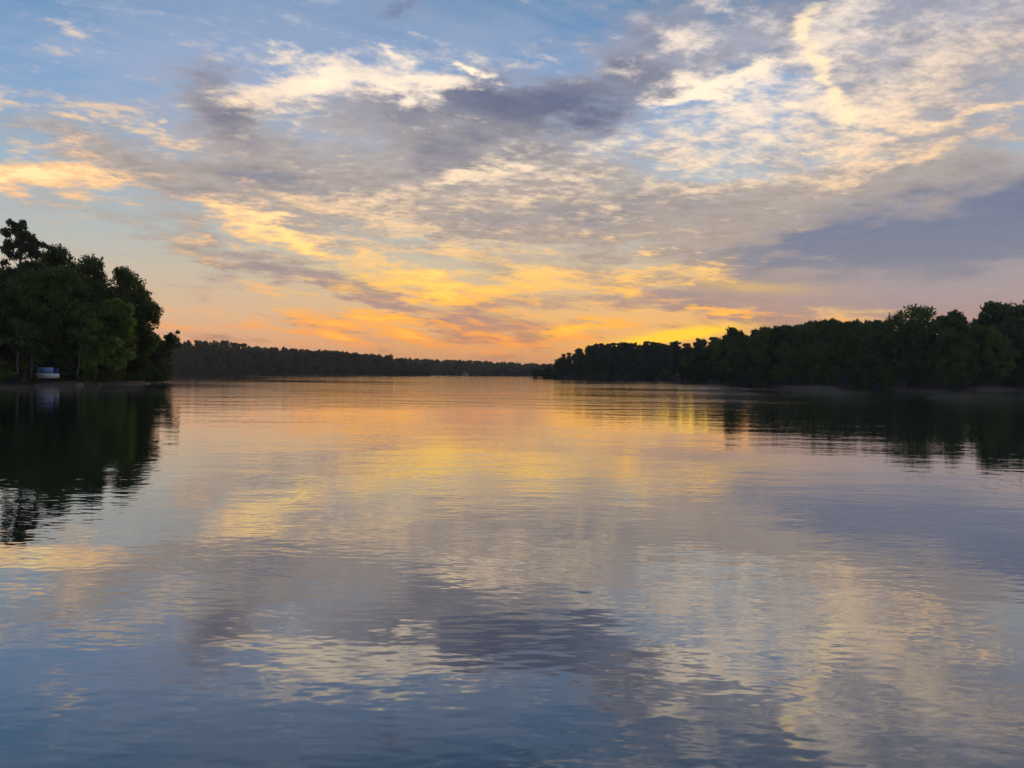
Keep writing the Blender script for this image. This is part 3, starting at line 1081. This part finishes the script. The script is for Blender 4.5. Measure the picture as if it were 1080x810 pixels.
fw1 = far_wood('far_forest', FAR_LEFT, [(100, 358), (180, 359.5), (200, 359), (230, 358.5), (245, 359.5), (260, 362), (275, 366), (300, 366.5), (320, 368.5), (350, 370.5), (380, 373), (400, 374.5), (430, 377), (455, 379), (470, 381)],
               5.6, 60, (120, 468), 31, 1.0)
fw2 = far_wood('distant_forest', FAR_MID, [(380, 378), (440, 378.5), (480, 380), (520, 381.5), (555, 383.5), (600, 385), (760, 380)], 7.5, 60, (400, 640), 33, 1.4)
tag(fw1, 'long dark wood on the far shore right of the left bank, sloping down to the right', 'forest')
tag(fw2, 'faint farther wood seen low in the gap between the two shores', 'forest')


# ------------------------------------------------------------------ signboard on the left bank
def paint(name, c, rough=0.5):
    m, n, out = material(name)
    tcn = n.node('ShaderNodeTexCoord')
    f = n.noise(E(n, tcn.outputs['Object']), scale=6.0, detail=5, rough=0.65)
    b = n.node('ShaderNodeBsdfPrincipled')
    n.put(b.inputs['Base Color'], n.ramp(f, [(0.3, [v * 0.82 for v in c]), (0.7, c)]))
    b.inputs['Roughness'].default_value = rough
    n.t.links.new(b.outputs[0], out.inputs['Surface'])
    return m


def box(x0, x1, y0, y1, z0, z1):
    v = np.array([(x, y, z) for x in (x0, x1) for y in (y0, y1) for z in (z0, z1)], float)
    f = np.array([(0, 1, 3, 2), (4, 6, 7, 5), (0, 4, 5, 1), (2, 3, 7, 6), (0, 2, 6, 4), (1, 5, 7, 3)])
    return v, f


SY = 92.5
sx0, sx1 = px_x(38, SY), px_x(62.5, SY)
sw = sx1 - sx0
sgn = bpy.data.objects.new('sign', None)
COL.objects.link(sgn)
smid = (sx0 + sx1) / 2
zt = top_height(50, 387.6, SY)
zb = top_height(50, 398.8, SY)
sgn.location = (smid, SY, float(terrain_z(smid, SY)))
gz = sgn.location.z
tag(sgn, 'blue and white signboard on two posts standing at the water below the left bank trees', 'sign')


def spart(name, parts, mat, parent=sgn):
    me = fast_mesh(name, *join(parts))
    me.materials.append(mat)
    o = bpy.data.objects.new(name, me)
    COL.objects.link(o)
    o.parent = parent
    return o


hw, t_, b_ = sw / 2, zt - gz, zb - gz
m_ = b_ + (t_ - b_) * 0.44
WHITE, BLUE = paint('white sign paint', (0.80, 0.80, 0.80)), paint('blue sign paint', (0.16, 0.28, 0.55))
PALEBLUE, NAVY = paint('pale blue sign paint', (0.42, 0.52, 0.72)), paint('navy sign paint', (0.02, 0.04, 0.16))
board = spart('board', [box(-hw, hw, -0.02, 0.02, b_, m_)], WHITE)
panel = spart('upper_panel', [box(-hw * 0.84, hw * 0.48, -0.02, 0.02, m_ + 0.004, t_)], BLUE)
spart('upper_panel', [box(hw * 0.484, hw * 0.96, -0.02, 0.02, m_ + 0.004, t_ - 0.06)], NAVY)
spart('border', [box(-hw * 0.84, hw * 0.48, -0.032, -0.0225, t_ - 0.11, t_ - 0.002), box(-hw * 0.84, -hw * 0.77, -0.032, -0.0225, m_ + 0.05, t_ - 0.112),
                 box(hw * 0.41, hw * 0.48, -0.032, -0.0225, m_ + 0.05, t_ - 0.112)], PALEBLUE, panel)
rw = np.random.default_rng(2)
marks = []
cx = -hw * 0.86
while cx < -hw * 0.15:
    w_ = rw.uniform(0.03, 0.07)
    marks.append(box(cx, cx + w_, -0.03, -0.0225, b_ + 0.12 + rw.uniform(0, 0.05), m_ - 0.1 - rw.uniform(0, 0.08)))
    cx += w_ + rw.uniform(0.05, 0.09)
marks.append(box(-hw * 0.08, hw * 0.88, -0.03, -0.0225, b_ + 0.22, b_ + 0.27))
marks.append(box(-hw * 0.02, hw * 0.80, -0.03, -0.0225, b_ + 0.38, b_ + 0.42))
spart('lettering', marks, NAVY, board)
lm = []
cx = -hw * 0.66
while cx < hw * 0.3:
    w_ = rw.uniform(0.05, 0.13)
    lm.append(box(cx, cx + w_, -0.03, -0.0225, m_ + 0.14, m_ + 0.24))
    cx += w_ + 0.05
spart('lettering', lm, NAVY, panel)
for sx_ in (-hw * 0.72, hw * 0.66):
    spart('post', [box(sx_ - 0.05, sx_ + 0.05, 0.0225, 0.12, -0.7, t_ - 0.15)], BARK)

# pale boathouse on the far shore
BX, BY = px_x(491, 775), 775.0
bz = 0.9
bh = bpy.data.objects.new('boathouse', None)
COL.objects.link(bh)
bh.location = (BX, BY, bz)
tag(bh, 'tiny pale boathouse at the waterline of the farthest shore', 'boathouse')
PALE = paint('pale boards', (0.30, 0.28, 0.26))
ROOF = paint('weathered roof', (0.20, 0.19, 0.18))
spart('wall', [box(-2.2, 2.2, -1.5, 1.5, -2.2, 0.9)], PALE, bh)
rv = np.array([(-2.5, -1.9, 0.903), (2.5, -1.9, 0.903), (2.5, 1.9, 0.903), (-2.5, 1.9, 0.903), (-2.5, 0, 1.7), (2.5, 0, 1.7)])
me = bpy.data.meshes.new('roof')
me.from_pydata([tuple(v) for v in rv], [], [(0, 1, 5, 4), (2, 3, 4, 5), (1, 2, 5), (3, 0, 4), (3, 2, 1, 0)])
me.materials.append(ROOF)
o = bpy.data.objects.new('roof', me)
COL.objects.link(o)
o.parent = bh
spart('door', [box(-0.6, 0.6, -1.58, -1.504, -0.9, 0.6)], BARK, bh)


# ------------------------------------------------------------------ air: thin haze over everything, a low veil of mist on the water
def air(name, lo, hi, density, colour, aniso):
    v, f = box(lo[0], hi[0], lo[1], hi[1], lo[2], hi[2])
    me = fast_mesh(name, v, f)
    m, n, out = material(name)
    vol = n.node('ShaderNodeVolumePrincipled')
    n.put(vol.inputs['Color'], colour)
    vol.inputs['Density'].default_value = density
    vol.inputs['Anisotropy'].default_value = aniso
    n.t.links.new(vol.outputs[0], out.inputs['Volume'])
    me.materials.append(m)
    o = bpy.data.objects.new(name, me)
    COL.objects.link(o)
    o['kind'] = 'stuff'
    return o


air('haze', (-6500, -3500, -4.0), (6500, 9500, 60.0), 0.00016, (0.95, 0.88, 0.85), 0.0)

def mist_wisps():
    """Low flat wisps lying on the water under the banks, one closed lens each, none touching another."""
    rng = np.random.default_rng(77)
    parts, done = [], []
    spots = [(x, y) for y in np.arange(64, 88, 7.5) for x in np.arange(-62, -22, 9.0) if y < 80 or x > -44] + \
            [(x, y) for y in np.arange(56, 168, 11.0) for x in np.arange(0.26 * y, 0.74 * y, 8.0 + y * 0.07)]
    for x, y in spots:
        k = y / 150.0
        rx, ry, rz = rng.uniform(3.2, 7.6) * (0.55 + 0.5 * k), rng.uniform(1.6, 3.3) * (0.6 + 0.8 * k), rng.uniform(0.3, 0.95)
        if rng.random() < 0.3:
            continue
        x += rng.uniform(-1.0, 1.0)
        y += rng.uniform(-0.6, 0.6)
        nu, nv = 14, 7
        vs = [(x, y, rz)]
        for j in range(1, nv + 1):
            ph = math.pi * 0.5 * j / nv
            for i in range(nu):
                th = 2 * math.pi * i / nu
                w = 1 + 0.14 * math.sin(3 * th + x) + 0.10 * math.sin(5 * th + y)
                vs.append((x + rx * w * math.sin(ph) * math.cos(th), y + ry * w * math.sin(ph) * math.sin(th), max(0.006, rz * math.cos(ph))))
        vs.append((x, y, 0.006))
        fs = []
        for i in range(nu):
            fs.append((0, 1 + i, 1 + (i + 1) % nu, 1 + (i + 1) % nu))
            for j in range(nv - 1):
                p, q = 1 + j * nu + i, 1 + j * nu + (i + 1) % nu
                fs.append((p, p + nu, q + nu, q))
            p, q = 1 + (nv - 1) * nu + i, 1 + (nv - 1) * nu + (i + 1) % nu
            fs.append((p, len(vs) - 1, q, q))
        parts.append((np.array(vs), fs))
    verts, faces, o = [], [], 0
    for v, f in parts:
        verts += [tuple(p) for p in v]
        faces += [tuple(dict.fromkeys(i + o for i in q)) for q in f]
        o += len(v)
    m, n, out = material('mist')
    vol = n.node('ShaderNodeVolumePrincipled')
    n.put(vol.inputs['Color'], (1.0, 0.88, 0.76))
    vol.inputs['Density'].default_value = 0.009
    n.t.links.new(vol.outputs[0], out.inputs['Volume'])
    ob = mesh_obj('mist', verts, faces, m)
    ob['kind'] = 'stuff'


mist_wisps()
